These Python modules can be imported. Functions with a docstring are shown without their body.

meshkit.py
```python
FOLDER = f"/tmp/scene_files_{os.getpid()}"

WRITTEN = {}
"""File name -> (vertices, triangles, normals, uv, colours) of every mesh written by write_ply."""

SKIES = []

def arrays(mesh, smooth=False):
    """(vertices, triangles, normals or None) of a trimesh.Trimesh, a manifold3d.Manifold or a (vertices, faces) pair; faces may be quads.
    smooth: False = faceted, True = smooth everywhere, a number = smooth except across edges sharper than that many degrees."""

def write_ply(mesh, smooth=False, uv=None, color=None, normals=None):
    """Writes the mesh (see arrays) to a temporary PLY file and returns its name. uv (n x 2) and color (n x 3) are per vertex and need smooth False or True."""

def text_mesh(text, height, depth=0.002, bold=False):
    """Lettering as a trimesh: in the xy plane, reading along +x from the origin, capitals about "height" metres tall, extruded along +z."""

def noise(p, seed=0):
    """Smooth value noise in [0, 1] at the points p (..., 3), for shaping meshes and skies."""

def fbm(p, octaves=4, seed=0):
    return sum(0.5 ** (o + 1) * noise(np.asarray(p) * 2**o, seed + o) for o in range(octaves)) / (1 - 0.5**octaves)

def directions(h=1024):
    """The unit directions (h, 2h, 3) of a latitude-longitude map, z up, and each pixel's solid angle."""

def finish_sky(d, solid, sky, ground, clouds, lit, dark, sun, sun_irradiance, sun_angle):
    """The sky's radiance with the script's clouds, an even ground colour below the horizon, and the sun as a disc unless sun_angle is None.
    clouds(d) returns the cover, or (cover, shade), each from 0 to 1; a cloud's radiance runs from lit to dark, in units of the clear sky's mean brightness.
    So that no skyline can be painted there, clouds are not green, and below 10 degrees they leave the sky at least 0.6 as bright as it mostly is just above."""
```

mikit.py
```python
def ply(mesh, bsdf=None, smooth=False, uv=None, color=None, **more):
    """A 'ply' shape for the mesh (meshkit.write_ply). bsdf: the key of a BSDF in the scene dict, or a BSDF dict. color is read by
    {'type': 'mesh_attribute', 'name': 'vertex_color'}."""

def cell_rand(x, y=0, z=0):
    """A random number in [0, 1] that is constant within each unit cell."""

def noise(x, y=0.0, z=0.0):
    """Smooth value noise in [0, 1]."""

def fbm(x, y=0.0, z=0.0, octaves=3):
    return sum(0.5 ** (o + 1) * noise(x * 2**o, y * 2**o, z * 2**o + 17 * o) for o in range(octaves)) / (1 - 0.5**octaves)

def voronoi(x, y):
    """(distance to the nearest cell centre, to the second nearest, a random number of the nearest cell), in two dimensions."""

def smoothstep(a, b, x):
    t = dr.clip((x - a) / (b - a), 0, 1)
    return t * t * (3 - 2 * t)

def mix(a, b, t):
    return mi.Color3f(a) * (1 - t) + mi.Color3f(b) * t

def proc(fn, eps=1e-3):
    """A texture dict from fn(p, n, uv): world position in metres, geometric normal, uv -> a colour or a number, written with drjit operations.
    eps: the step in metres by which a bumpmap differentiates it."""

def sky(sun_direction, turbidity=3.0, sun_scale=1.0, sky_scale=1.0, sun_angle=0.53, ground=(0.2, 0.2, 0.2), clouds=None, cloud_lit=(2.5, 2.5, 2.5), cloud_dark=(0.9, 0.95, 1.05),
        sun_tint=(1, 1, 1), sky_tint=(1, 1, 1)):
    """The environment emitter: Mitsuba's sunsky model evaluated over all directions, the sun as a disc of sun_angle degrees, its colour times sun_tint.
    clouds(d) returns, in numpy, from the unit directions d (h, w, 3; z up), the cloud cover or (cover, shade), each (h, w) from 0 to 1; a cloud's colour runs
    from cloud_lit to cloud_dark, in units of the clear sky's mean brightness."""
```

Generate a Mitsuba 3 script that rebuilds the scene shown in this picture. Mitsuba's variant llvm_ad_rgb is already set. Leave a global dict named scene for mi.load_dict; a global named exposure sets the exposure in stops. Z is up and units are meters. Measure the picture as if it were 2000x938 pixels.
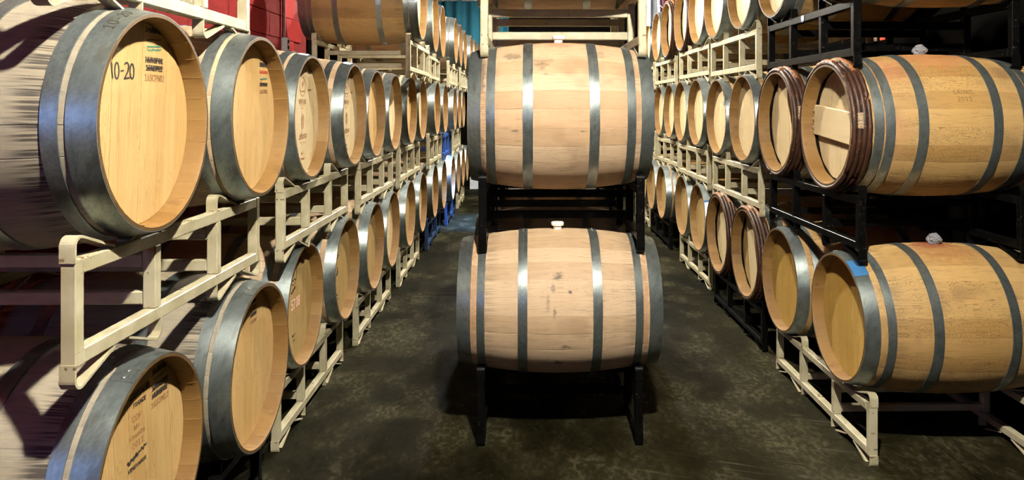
import math, random
import numpy as np
import drjit as dr
import trimesh
import mitsuba as mi
import mikit, meshkit
from mikit import proc, noise, fbm, cell_rand, smoothstep, mix
from shapely.geometry import LineString, Polygon, Point, box as sbox
from shapely import affinity

T = mi.ScalarTransform4f
RNG = random.Random(7)
scene, labels = {}, {}

# ------------------------------------------------------------------ camera, lights, exposure
EYE = 1.61
scene['camera'] = {'type': 'perspective', 'fov': 2 * math.degrees(math.atan(1000 / 1400)), 'fov_axis': 'x', 'near_clip': 0.05, 'far_clip': 100,
                   'to_world': T().look_at([0, 0, EYE], [0, 1, EYE], [0, 0, 1]),
                   'principal_point_offset_x': -0.025, 'principal_point_offset_y': (469 - 207) / 938}
exposure = -0.13
WARM, NEUT, BLUE = (1.0, .83, .60), (1.0, .93, .80), (.22, .42, 1.0)
# pendant lamps over the aisles: (x, y, z, candela, colour, height of the shade over the bulb)
LAMPS = [(.30, .95, 3.28, 110, NEUT, .02), (.15, 6.1, 3.55, 66, NEUT, .03), (.12, 8.7, 3.6, 62, NEUT, .03), (.10, 11.6, 3.6, 72, NEUT, .03)]
# added blue tube standing in for doorway light behind the camera: (x, y, z, candela, colour)
ADDED_TUBES = [(-1.75, -1.6, 2.0, 5.5, BLUE)]
ADDED_SPOTS = [((-.55, 9.0, 3.5), (-.80, 9.9, .0), 950, (.16, .36, 1.0), 14)]  # added blue spot standing in for light from a far doorway
scene['sky_glow'] = {'type': 'constant', 'radiance': {'type': 'rgb', 'value': [.004, .0045, .006]}}

# ------------------------------------------------------------------ helpers
used = {}
def key_for(base):
    used[base] = used.get(base, 0) + 1
    return base if used[base] == 1 else f'{base}_{used[base] - 1:03d}'

def thing(name, label, cat, group=None):
    k = key_for(name)
    labels[k] = {'label': label, 'category': cat}
    if group: labels[k]['group'] = group
    return k

def put(parent, name, shape, tw=None, label=None, kind=None):
    k = key_for(f'{parent}__{name}')
    d = dict(shape)
    if tw is not None: d['to_world'] = tw
    scene[k] = d
    if label or kind:
        labels[k] = {}
        if label: labels[k]['label'] = label
        if kind: labels[k]['kind'] = kind
    return k

def struct(name, shape, tw=None):
    d = dict(shape)
    if tw is not None: d['to_world'] = tw
    scene[name] = d
    labels[name] = {'kind': 'structure'}
    return name

def with_bsdf(shape, b): return {**shape, 'bsdf': {'type': 'ref', 'id': b}}

def cbox(sx, sy, sz, c=.003):
    """chamfered box centred at the origin"""
    x, y, z = sx / 2, sy / 2, sz / 2
    pts = []
    for a in (-1, 1):
        for b in (-1, 1):
            for d in (-1, 1):
                pts += [(a * x, b * (y - c), d * (z - c)), (a * (x - c), b * y, d * (z - c)), (a * (x - c), b * (y - c), d * z)]
    return trimesh.convex.convex_hull(np.array(pts))

def grid_sheet(P, uv, flip=False):
    """P (n,m,3), uv (n,m,2) -> verts, tris, uv"""
    n, m = P.shape[:2]
    i = np.arange(n * m).reshape(n, m)
    a, b, c, d = i[:-1, :-1].ravel(), i[1:, :-1].ravel(), i[1:, 1:].ravel(), i[:-1, 1:].ravel()
    f = np.vstack([np.stack([a, b, c], 1), np.stack([a, c, d], 1)])
    if flip: f = f[:, ::-1]
    return P.reshape(-1, 3), f, uv.reshape(-1, 2)

def join(sheets):
    V, F, U, o = [], [], [], 0
    for v, f, u in sheets:
        V.append(v); F.append(f + o); U.append(u); o += len(v)
    return np.vstack(V), np.vstack(F), np.vstack(U)

def sheet_ply(sheets, bsdf, smooth=True):
    v, f, u = join(sheets)
    return mikit.ply(trimesh.Trimesh(v, f, process=False), bsdf, smooth=smooth, uv=u)

def flat_ply(mesh, bsdf, uvfn=None):
    """faceted mesh with split vertices and an optional uv from the vertex position"""
    v = np.asarray(mesh.vertices)[np.asarray(mesh.faces)].reshape(-1, 3)
    f = np.arange(len(v)).reshape(-1, 3)
    uv = None if uvfn is None else np.asarray(uvfn(v))
    return mikit.ply(trimesh.Trimesh(v, f, process=False), bsdf, smooth=False, uv=uv)

def lathe_x(prof, seg=48, uvk=0.0, a0=0.0, a1=2 * math.pi):
    """surface of revolution about x; prof = [(x, r)...], outward normals when x grows"""
    th = np.linspace(a0, a1, seg + 1)
    prof = np.asarray(prof, float)
    P = np.zeros((len(prof), seg + 1, 3)); U = np.zeros((len(prof), seg + 1, 2))
    for k, (x, r) in enumerate(prof):
        P[k, :, 0] = x; P[k, :, 1] = r * np.sin(th); P[k, :, 2] = r * np.cos(th)
        U[k, :, 0] = th * r; U[k, :, 1] = x + uvk
    return grid_sheet(P, U, flip=False)

def extrude_yz(poly, x0, x1):
    """polygon given in (y,z), extruded along x"""
    m = trimesh.creation.extrude_polygon(poly, x1 - x0, engine='earcut')
    v = np.asarray(m.vertices)
    m.vertices = np.stack([v[:, 2] + x0, v[:, 0], v[:, 1]], 1)
    return m

def tube_path(pts, r, seg=8, closed=False):
    pts = np.asarray(pts, float); n = len(pts)
    tan = np.gradient(pts, axis=0)
    if closed: tan = np.roll(pts, -1, 0) - np.roll(pts, 1, 0)
    tan /= np.linalg.norm(tan, axis=1, keepdims=True)
    ref = np.array([0, 0, 1.0]) if abs(tan[:, 2]).mean() < .8 else np.array([1.0, 0, 0])
    u = np.cross(tan, ref); u /= np.linalg.norm(u, axis=1, keepdims=True)
    w = np.cross(tan, u)
    th = np.linspace(0, 2 * np.pi, seg, endpoint=False)
    rr = np.broadcast_to(r, n)
    V = pts[:, None] + rr[:, None, None] * (np.cos(th)[None, :, None] * u[:, None] + np.sin(th)[None, :, None] * w[:, None])
    i = np.arange(n * seg).reshape(n, seg); F = []
    for k in range(n if closed else n - 1):
        a, b = i[k], i[(k + 1) % n]
        F += [np.stack([a, np.roll(a, -1), np.roll(b, -1)], 1), np.stack([a, np.roll(b, -1), b], 1)]
    V = V.reshape(-1, 3)
    if not closed:
        V = np.vstack([V, pts[0], pts[-1]]); c0, c1 = len(V) - 2, len(V) - 1
        a, b = i[0], i[-1]
        F += [np.stack([a, np.full(seg, c0), np.roll(a, -1)], 1), np.stack([b, np.roll(b, -1), np.full(seg, c1)], 1)]
    m = trimesh.Trimesh(V, np.vstack(F), process=False)
    m.fix_normals()
    return m

# ------------------------------------------------------------------ materials
def pbsdf(base, rough=.6, metallic=0.0, spec=.5, bump=None, bump_scale=1.0, **k):
    b = {'type': 'principled', 'base_color': base if isinstance(base, dict) else {'type': 'rgb', 'value': list(base)}, 'roughness': rough, 'metallic': metallic, 'specular': spec, **k}
    if bump is not None: b = {'type': 'bumpmap', 'arbitrary': bump, 'scale': bump_scale, 'bsdf': b}
    return {'type': 'twosided', 'bsdf': b}

def contour(f, k, w):
    """thin dark lines along the level curves of f"""
    q = f * k
    d = dr.abs(q - dr.floor(q) - .5)
    return smoothstep(w, w * .25, d)

# stains on single barrels: (centre, radii, colour, strength)
STAINS = []
def stains(p, c):
    wob = fbm(p.x * 45, p.y * 45, p.z * 70, 3) - .5
    tex = .55 + .75 * noise(p.x * 60, p.y * 200, p.z * 260)
    for (x, y, z), (a, b, e), col, k in STAINS:
        q = dr.sqrt(dr.square((p.x - x) / a) + dr.square((p.y - y) / b) + dr.square((p.z - z) / e)) + 1.5 * wob
        c = mix(c, col, dr.clip(k * tex * smoothstep(1.15, .35, q), 0, .95))
    return c
_D, _W = (.06, .042, .028), (.16, .022, .020)
for sx_, sz_, a_, e_, k_ in ((1092, 540, .026, .018, .85), (1080, 560, .012, .030, .55), (1113, 567, .010, .010, .8), (1083, 605, .008, .026, .6), (1070, 585, .010, .045, .35), (1105, 676, .030, .014, .75), (1090, 714, .026, .010, .8), (1140, 600, .14, .030, .10),
                             (950, 700, .03, .03, .3), (945, 620, .02, .06, .25), (1240, 660, .03, .05, .2)):
    STAINS.append((((sx_ - 1050) / 1400 * 3.30, 3.27 + .10 * abs(sz_ - 580) / 140, 1.61 - (sz_ - 207) / 1400 * 3.30), (a_, .2, e_), _D, k_))
for sx_, sz_, a_, e_, k_ in ((1000, 108, .05, .02, .65), (965, 145, .035, .04, .35), (1058, 128, .035, .030, .45), (1060, 118, .07, .02, .35), (1170, 105, .06, .02, .35), (1062, 145, .02, .008, .4), (1190, 160, .03, .02, .3), (1003, 255, .022, .006, .8), (1138, 255, .022, .006, .8), (1100, 330, .10, .02, .25)):
    STAINS.append((((sx_ - 1050) / 1400 * 3.30, 3.30 + .12 * (abs(sz_ - 226) / 120), 1.61 - (sz_ - 207) / 1400 * 3.30), (a_, .2, e_), _D, k_))
STAINS += [((-.262, 3.45, 1.75), (.020, .5, .16), (.075, .05, .035), .9), ((-.262, 3.45, 1.38), (.020, .5, .16), (.11, .065, .035), .8), ((-.300, 3.4, .65), (.022, .5, .30), (.24, .11, .035), .6), ((.500, 3.4, .65), (.022, .5, .30), (.24, .11, .035), .6), ((.107, 3.58, 1.93), (.13, .2, .05), (.30, .11, .06), .55), ((1.90, 3.46, .945), (.11, .07, .04), _W, .9), ((1.90, 3.40, .92), (.20, .14, .06), (.22, .075, .03), .5), ((1.88, 3.50, 1.85), (.25, .25, .12), (.30, .11, .045), .6), ((1.62, 3.36, 1.78), (.12, .2, .10), (.30, .10, .06), .4), ((1.60, 3.25, 1.50), (.08, .2, .10), (.36, .14, .085), .3)]

def stave_fn(dark, mid, light, weather, flame, stain):
    def fn(p, n, uv):
        idn = dr.floor(uv.y)
        v = uv.y - idn
        r1, r2, r3 = cell_rand(idn, 3, 1), cell_rand(idn, 5, 2), cell_rand(idn, 8, 4)
        x = uv.x
        broad = fbm(p.x * 2.3, p.y * 2.3, p.z * 2.3, 3)
        field = fbm(x * 7 + idn * 13, v * 46 + idn * 3, idn, 3)
        swirl = contour(field, 15, .13) * smoothstep(.42, .60, noise(x * 5 + idn * 7, v * 12, 2.0) * .6 + r3 * .5)
        hair = noise(x * 9 + idn * 31, v * 620 + 12 * field, idn)
        hair2 = smoothstep(.62, .92, noise(x * 16, v * 330 + 8 * field, idn + 4.0))
        fib = noise(x * 60, v * 1100, idn)
        t = dr.clip(.42 + (.95 - .7 * weather) * (r1 - .5) + .22 * (hair - .5) + .18 * (fib - .5) + .7 * (broad - .5), 0, 1)
        c = mix(mi.Color3f(mid), mi.Color3f(light), t)
        c = mix(c, dark, dr.clip(.62 * flame * swirl + .22 * hair2, 0, .8))
        c = mix(c, mi.Color3f(mid) * mi.Color3f(1.0, .82, .62), dr.clip((r2 - .6) * 1.5, 0, .6))
        # grime along the hoops, scuffs and old wine stains
        ax = dr.abs(x)
        blot = smoothstep(.58, .76, fbm(p.x * 5.1 + 7, p.y * 5.1, p.z * 5.1, 3))
        c = mix(c, (.13, .070, .032), blot * .55 * stain)
        if weather > 0:
            grey = fbm(x * 6, v * 80, p.z * 3, 3)
            c = mix(c, (.175, .158, .122), dr.clip(weather * (.25 + grey) * smoothstep(.02, .28, ax + .06 * grey), 0, .85))
            c = mix(c, (.05, .04, .033), dr.clip(weather * .40 * smoothstep(.60, .80, noise(x * 9, v * 420, idn + 2.0)) * smoothstep(.40, .6, grey), 0, .6))
        ax = dr.abs(x)
        streak = noise(x * 5, v * 300, idn + 9.0)
        x0 = dr.select(x > 2, 0, x)
        e1 = smoothstep(.075, .0, dr.abs(ax - .340)) * smoothstep(.30, .75, streak)
        e2 = smoothstep(.022, .0, dr.abs(dr.abs(ax - .172) - .024)) * smoothstep(.5, .9, streak)
        c = mix(c, (.030, .024, .020), dr.clip(e1 * (.30 + weather * .9) + .12 * e2, 0, .9))
        # uv marks the inside of the chime (x > 2) and its end grain (x > 3.5)
        inside = mix((0.134, 0.066, 0.015), (0.186, 0.105, 0.031), dr.clip(.45 + .7 * (r1 - .5) + .35 * (hair - .5) + .5 * (broad - .5), 0, 1))
        inside = mix(inside, (.10, .045, .015), .5 * smoothstep(.62, .8, fbm(p.x * 22, p.y * 22, p.z * 22, 3)))
        c = dr.select(x > 2, inside, c)
        return stains(p, dr.select(x > 3.5, inside * .42, c))
    return fn

def head_fn(dark, mid, light, yell):
    def fn(p, n, uv):
        idn = dr.floor(uv.y)
        v = uv.y - idn
        r1 = cell_rand(idn, 7, 1)
        x = uv.x
        field = fbm(x * 4 + idn * 17, v * 34, idn, 3)
        hair = noise(x * 5 + idn * 9, v * 520 + 14 * field, idn)
        fine = noise(x * 30, v * 1200, idn)
        broad = fbm(p.y * 5, p.z * 5, p.x * 5, 3)
        t = dr.clip(.45 + .50 * (r1 - .5) + .40 * (hair - .5) + .16 * (fine - .5) + .45 * (broad - .5), 0, 1)
        c = mix(mi.Color3f(mid), mi.Color3f(light), t)
        c = mix(c, dark, .30 * smoothstep(.64, .92, noise(x * 3.0, v * 240 + 9 * field, idn + 6.0)) * smoothstep(.40, .62, noise(x * 2 + idn, v * 22, 3.0)))
        c = mix(c, dark, .22 * contour(field, 9, .12) * smoothstep(.45, .65, noise(x * 6, v * 14, idn)))
        c = mix(c, mi.Color3f(mid) * mi.Color3f(.98, .78, .45), yell * smoothstep(.45, .75, broad))
        return c
    return fn

def steel_fn(p, n, uv):
    s = fbm(uv.x * 30, uv.y * 40, p.y * 2, 3)
    sp = noise(uv.x * 210, uv.y * 210, 3.0)
    br = noise(uv.x * 3, uv.y * 420, 1.0)
    big = fbm(p.x * 5, p.y * 5, p.z * 5, 2)
    t = dr.clip(.25 + .55 * (s - .2) + .22 * (sp - .5) + .12 * (br - .5) + .5 * (big - .5), 0, 1)
    c = mix((0.109, 0.131, 0.129), (0.343, 0.386, 0.378), t)
    dirt = smoothstep(.66, .84, fbm(uv.x * 15 + 5, uv.y * 30, 2.0, 3))
    return mix(c, (.12, .11, .085), dirt * .5)

def cream_fn(p, n, uv):
    wear = fbm(p.x * 14, p.y * 14, p.z * 14, 3)
    c = mix((0.266, 0.238, 0.148), (0.331, 0.299, 0.202), smoothstep(.3, .7, wear))
    drip = smoothstep(.66, .85, noise(p.y * 40, p.x * 40, p.z * 5))
    c = mix(c, (.26, .21, .11), drip * .35)
    seam = smoothstep(.007, .0, dr.minimum(dr.minimum(dr.abs(uv.y - .083), dr.abs(uv.y - .265)), dr.minimum(dr.abs(uv.y - .044), dr.abs(uv.y - .304))))
    jx = dr.minimum(dr.abs(uv.x) - .019, dr.minimum(dr.abs(dr.abs(uv.x) - .21), dr.abs(dr.abs(uv.x) - .555)) - .012)
    seam = seam * smoothstep(.006, .0, jx)
    chip = smoothstep(.56, .66, fbm(p.x * 110, p.y * 110, p.z * 70, 2))
    chip2 = smoothstep(.80, .86, fbm(p.x * 55, p.y * 55, p.z * 55, 3))
    return mix(c, (.09, .045, .02), dr.clip(chip * seam * .9 + chip2 * .7, 0, .9))

def black_fn(p, n, uv):
    w = fbm(p.x * 30, p.y * 30, p.z * 30, 3)
    scr = smoothstep(.80, .92, noise(p.x * 260, p.y * 260, p.z * 70))
    return mix(mix((.0010, .0010, .0010), (.0035, .0035, .0033), w), (.035, .035, .032), scr * .5)

def floor_fn(p, n, uv):
    a = fbm(p.x * 1.1, p.y * 1.1, 2.0, 4)
    b = fbm(p.x * 6, p.y * 4, 5.0, 4)
    c = fbm(p.x * 60, p.y * 38, 1.0, 3)
    t = dr.clip(.15 + 1.3 * (a - .3) + .7 * (b - .5) + .4 * (c - .5), 0, 1)
    col = mix((.0035, .0033, .0013), (.020, .0178, .0080), t)
    d = noise(p.x * 210, p.y * 150, 4.0)
    worn = smoothstep(.40, .82, b + .35 * (a - .5)) * (.15 + .85 * smoothstep(.35, .80, c)) * (.5 + .8 * d)
    col = mix(col, (.066, .059, .034), dr.clip(worn * .62, 0, 1))
    scratch = smoothstep(.80, .97, noise(p.x * 9 + 3 * b, p.y * 90 + p.x * 25, 6.0)) * smoothstep(.5, .7, a)
    col = mix(col, (.075, .068, .045), scratch * .35)
    spk = smoothstep(.92, .98, noise(p.x * 120, p.y * 90, 8.0))
    return mix(col, (.10, .09, .06), spk * .3)

def floor_rough(p, n, uv): return .42 + .4 * fbm(p.x * 4, p.y * 4, 3.0, 3)

def block_fn(p, n, uv):
    a = fbm(p.y * 6, p.z * 6, p.x, 3)
    c = mix((0.165, 0.013, 0.013), (0.225, 0.022, 0.020), a)
    return mix(c, (.14, .012, .012), smoothstep(.60, .8, fbm(p.y * 70, p.z * 70, 1.0, 2)) * .6)

def block_bump(p, n, uv): return fbm(p.y * 120, p.z * 120, p.x * 120, 3)

def willow_fn(p, n, uv):
    a = fbm(p.x * 40, p.y * 22, p.z * 22, 3)
    b = noise(p.x * 150, p.y * 60, p.z * 60)
    return mix(mix((.011, .004, .002), (.042, .014, .005), a), (.15, .060, .022), smoothstep(.76, .94, b) * .6)

def curtain_fn(p, n, uv): return mix((.0, .035, .06), (.0, .075, .115), fbm(p.x * 20, p.z * 2, 1.0, 2))

def plain_fn(c0, c1, f):
    return lambda p, n, uv: mix(c0, c1, fbm(p.x * f, p.y * f, p.z * f, 3))

STAVES = {
    'stave_tan': stave_fn((.115, .063, .025), (.306, .206, .116), (.436, .318, .202), .06, .45, .55),
    'stave_honey': stave_fn((0.076, 0.032, 0.008), (0.252, 0.145, 0.044), (0.360, 0.229, 0.085), .10, 1.0, .8),
    'stave_grey': stave_fn((.094, .062, .034), (.200, .158, .100), (.290, .245, .170), .85, .30, .40)}
for k_, fn_ in STAVES.items(): scene[k_] = pbsdf(proc(fn_), .62, spec=.35)
HEADS = {
    'head_honey': head_fn((0.144, 0.071, 0.020), (0.317, 0.194, 0.068), (0.418, 0.286, 0.126), .20),
    'head_pale': head_fn((0.245, 0.166, 0.065), (0.374, 0.277, 0.140), (0.446, 0.360, 0.216), .04),
    'head_amber': head_fn((.13, .062, .012), (.270, .160, .034), (.370, .235, .062), .35),
    'head_olive': head_fn((0.101, 0.058, 0.014), (0.238, 0.155, 0.054), (0.324, 0.227, 0.094), .25)}
for k_, fn_ in HEADS.items(): scene[k_] = pbsdf(proc(fn_), .55, spec=.35)
scene['steel'] = pbsdf(proc(steel_fn), .34, metallic=.85)
scene['rivet_steel'] = pbsdf((.22, .22, .21), .45, metallic=.8)
scene['cream_paint'] = pbsdf(proc(cream_fn), .42, spec=.45)
scene['black_paint'] = pbsdf(proc(black_fn), .30, spec=.07)
scene['blue_lit_paint'] = pbsdf(proc(plain_fn((.010, .022, .055), (.022, .045, .10), 12.0)), .32, spec=.4)  # black rack paint with the blue light cast put into its colour
scene['concrete'] = pbsdf(proc(floor_fn), proc(floor_rough), spec=.03)
scene['joint_dark'] = pbsdf((.02, .02, .016), .9)
scene['red_block'] = pbsdf(proc(block_fn), .8, spec=.15, bump=proc(block_bump, 2e-3), bump_scale=.0012)
scene['mortar_red'] = pbsdf((.13, .010, .010), .8)
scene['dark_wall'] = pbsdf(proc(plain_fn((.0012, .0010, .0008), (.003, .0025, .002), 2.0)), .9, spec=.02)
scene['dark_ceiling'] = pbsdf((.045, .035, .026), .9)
scene['willow'] = pbsdf(proc(willow_fn), .55, spec=.4)
scene['binding'] = pbsdf(proc(plain_fn((.13, .045, .012), (.22, .09, .028), 60.0)), .6, spec=.2)
scene['pale_binding'] = pbsdf(proc(plain_fn((.20, .14, .08), (.28, .21, .13), 60.0)), .6)
scene['ink_black'] = pbsdf((.018, .014, .012), .6)
scene['charred'] = pbsdf((.004, .003, .002), .9, spec=.05)
scene['ink_brown'] = pbsdf((.20, .10, .04), .7)
scene['ink_faint'] = pbsdf((.46, .33, .17), .7)
scene['ink_faint_dark'] = pbsdf((.14, .08, .03), .7)
scene['ink_green'] = pbsdf((.03, .14, .09), .6)
scene['ink_red'] = pbsdf((.40, .08, .03), .6)
scene['chalk_pink'] = pbsdf((.68, .44, .36), .8)
scene['silicone'] = pbsdf((.82, .76, .64), .45)
scene['blue_tape'] = pbsdf((.010, .085, .21), .6)
scene['pale_tape'] = pbsdf((.34, .62, .75), .6)
scene['white_label'] = pbsdf((.72, .76, .82), .5)
scene['curtain_cloth'] = pbsdf(proc(curtain_fn), .9)
scene['white_plastic'] = pbsdf(proc(plain_fn((.34, .38, .44), (.50, .53, .57), 6.0)), .35)
scene['pink_plastic'] = pbsdf((.36, .075, .17), .5)
scene['clear_film'] = {'type': 'principled', 'base_color': {'type': 'rgb', 'value': [.62, .64, .68]}, 'roughness': .08, 'specular': .6, 'spec_trans': .75}
scene['grey_box'] = pbsdf((.42, .43, .42), .5, metallic=.3)
scene['conduit'] = pbsdf((.10, .015, .015), .5)
scene['lamp_enamel'] = pbsdf((.08, .09, .08), .4)
scene['red_panel'] = pbsdf((.70, .06, .04), .5)

# ------------------------------------------------------------------ setting
def slab(x0, x1, y0, y1, z0, z1, c=.004):
    m = cbox(x1 - x0, y1 - y0, z1 - z0, c); m.apply_translation([(x0 + x1) / 2, (y0 + y1) / 2, (z0 + z1) / 2]); return m

X_LEFT, X_RIGHT, Y_NEAR, Y_FAR, Z_CEIL = -2.25, 3.6, -3.2, 14.3, 4.6
struct('floor', mikit.ply(slab(X_LEFT - .2, X_RIGHT + .2, Y_NEAR - .2, Y_FAR + .2, -.12, -.012), 'joint_dark'))
for (a, b) in ((Y_NEAR, 1.45), (1.45, 6.10), (6.10, 8.25), (8.25, Y_FAR)):
    for (c, d) in ((X_LEFT, -1.62), (-1.62, 1.9), (1.9, X_RIGHT)):
        put('floor', 'slab', mikit.ply(slab(c + .003, d - .003, a + .004, b - .004, -.011, 0, .002), 'concrete'))
struct('wall_left', mikit.ply(slab(X_LEFT - .2, X_LEFT - .012, Y_NEAR, Y_FAR, 0, Z_CEIL), 'mortar_red'))
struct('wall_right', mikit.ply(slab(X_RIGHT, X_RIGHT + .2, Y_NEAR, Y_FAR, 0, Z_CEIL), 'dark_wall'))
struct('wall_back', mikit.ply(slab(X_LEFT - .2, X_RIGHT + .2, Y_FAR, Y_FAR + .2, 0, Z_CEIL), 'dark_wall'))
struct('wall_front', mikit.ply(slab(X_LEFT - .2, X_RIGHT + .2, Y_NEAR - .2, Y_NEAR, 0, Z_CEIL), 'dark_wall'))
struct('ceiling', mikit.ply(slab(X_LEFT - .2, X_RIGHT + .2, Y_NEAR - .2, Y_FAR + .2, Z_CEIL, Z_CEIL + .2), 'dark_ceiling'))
blk = mikit.ply(cbox(.02, .395, .195, .003), 'red_block')
hblk = mikit.ply(cbox(.02, .192, .192, .006), 'red_block')
for r in range(1, 15):
    z = r * .2 + .1
    if z < .5 : continue
    off = .2 * (r % 2)
    for c in range(0, 16):
        y = .4 + off + c * .4
        if y > 6.75: continue
        put('wall_left', 'block', blk, T().translate([X_LEFT - .003 + RNG.uniform(-.001, .001), y, z]))
# the painted blocks stop here; plain dark boards continue the wall
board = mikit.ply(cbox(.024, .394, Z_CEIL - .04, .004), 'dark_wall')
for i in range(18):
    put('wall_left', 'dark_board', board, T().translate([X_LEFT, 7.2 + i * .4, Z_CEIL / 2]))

# ------------------------------------------------------------------ barrels
NST = 26
class Profile:
    def __init__(s, name, L, R, rh): s.name, s.L, s.R, s.rh, s.h = name, L, R, rh, L / 2
    def r(s, x): return s.rh + (s.R - s.rh) * (1 - (np.asarray(x) / s.h) ** 2)

P_STD = Profile('std', .955, .350, .298)
P_FAT = Profile('fat', .862, .366, .316)
REC = .058          # how far the head is set back from the chime's end

def stave_sheets(pf, a0, a1, idn, stations=13):
    """one stave between the angles a0, a1 about the x axis (0 = straight up)"""
    fr = np.array([-.5, -.475, -.17, .17, .475, .5])
    drop = np.array([.0012, 0, 0, 0, 0, .0012])
    ang = (a0 + a1) / 2 + fr * (a1 - a0)
    out = []
    def sheet(xs, rs, dr_=1.0, grooved=True):
        n = len(xs)
        P = np.zeros((n, 6, 3)); U = np.zeros((n, 6, 2))
        for k in range(n):
            r = rs[k] - (drop if grooved else 0 * drop)
            P[k, :, 0] = xs[k]; P[k, :, 1] = r * np.sin(ang); P[k, :, 2] = r * np.cos(ang)
            U[k, :, 0] = xs[k] + (0 if dr_ else .0); U[k, :, 1] = idn + .3 + rs[k] * (ang - ang.mean())
        return P, U
    xs = pf.h * np.linspace(-1, 1, stations)
    P, U = sheet(xs, pf.r(xs)); out.append(grid_sheet(P, U))
    ro = float(pf.r(pf.h))
    P, U = sheet([pf.h, pf.h + .0004], [ro, ro - .009]); U[:, :, 0] = 4 + np.array([[0], [.009]]); out.append(grid_sheet(P, U))
    xi = [pf.h + .0004, pf.h - .012, pf.h - .098]
    P, U = sheet(xi, [ro - .009, ro - .0135, ro - .0185]); U[:, :, 0] += 2.5; out.append(grid_sheet(P, U))
    P, U = sheet([-pf.h, -pf.h], [ro, ro - .02]); out.append(grid_sheet(P, U, True))
    return out

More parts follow.
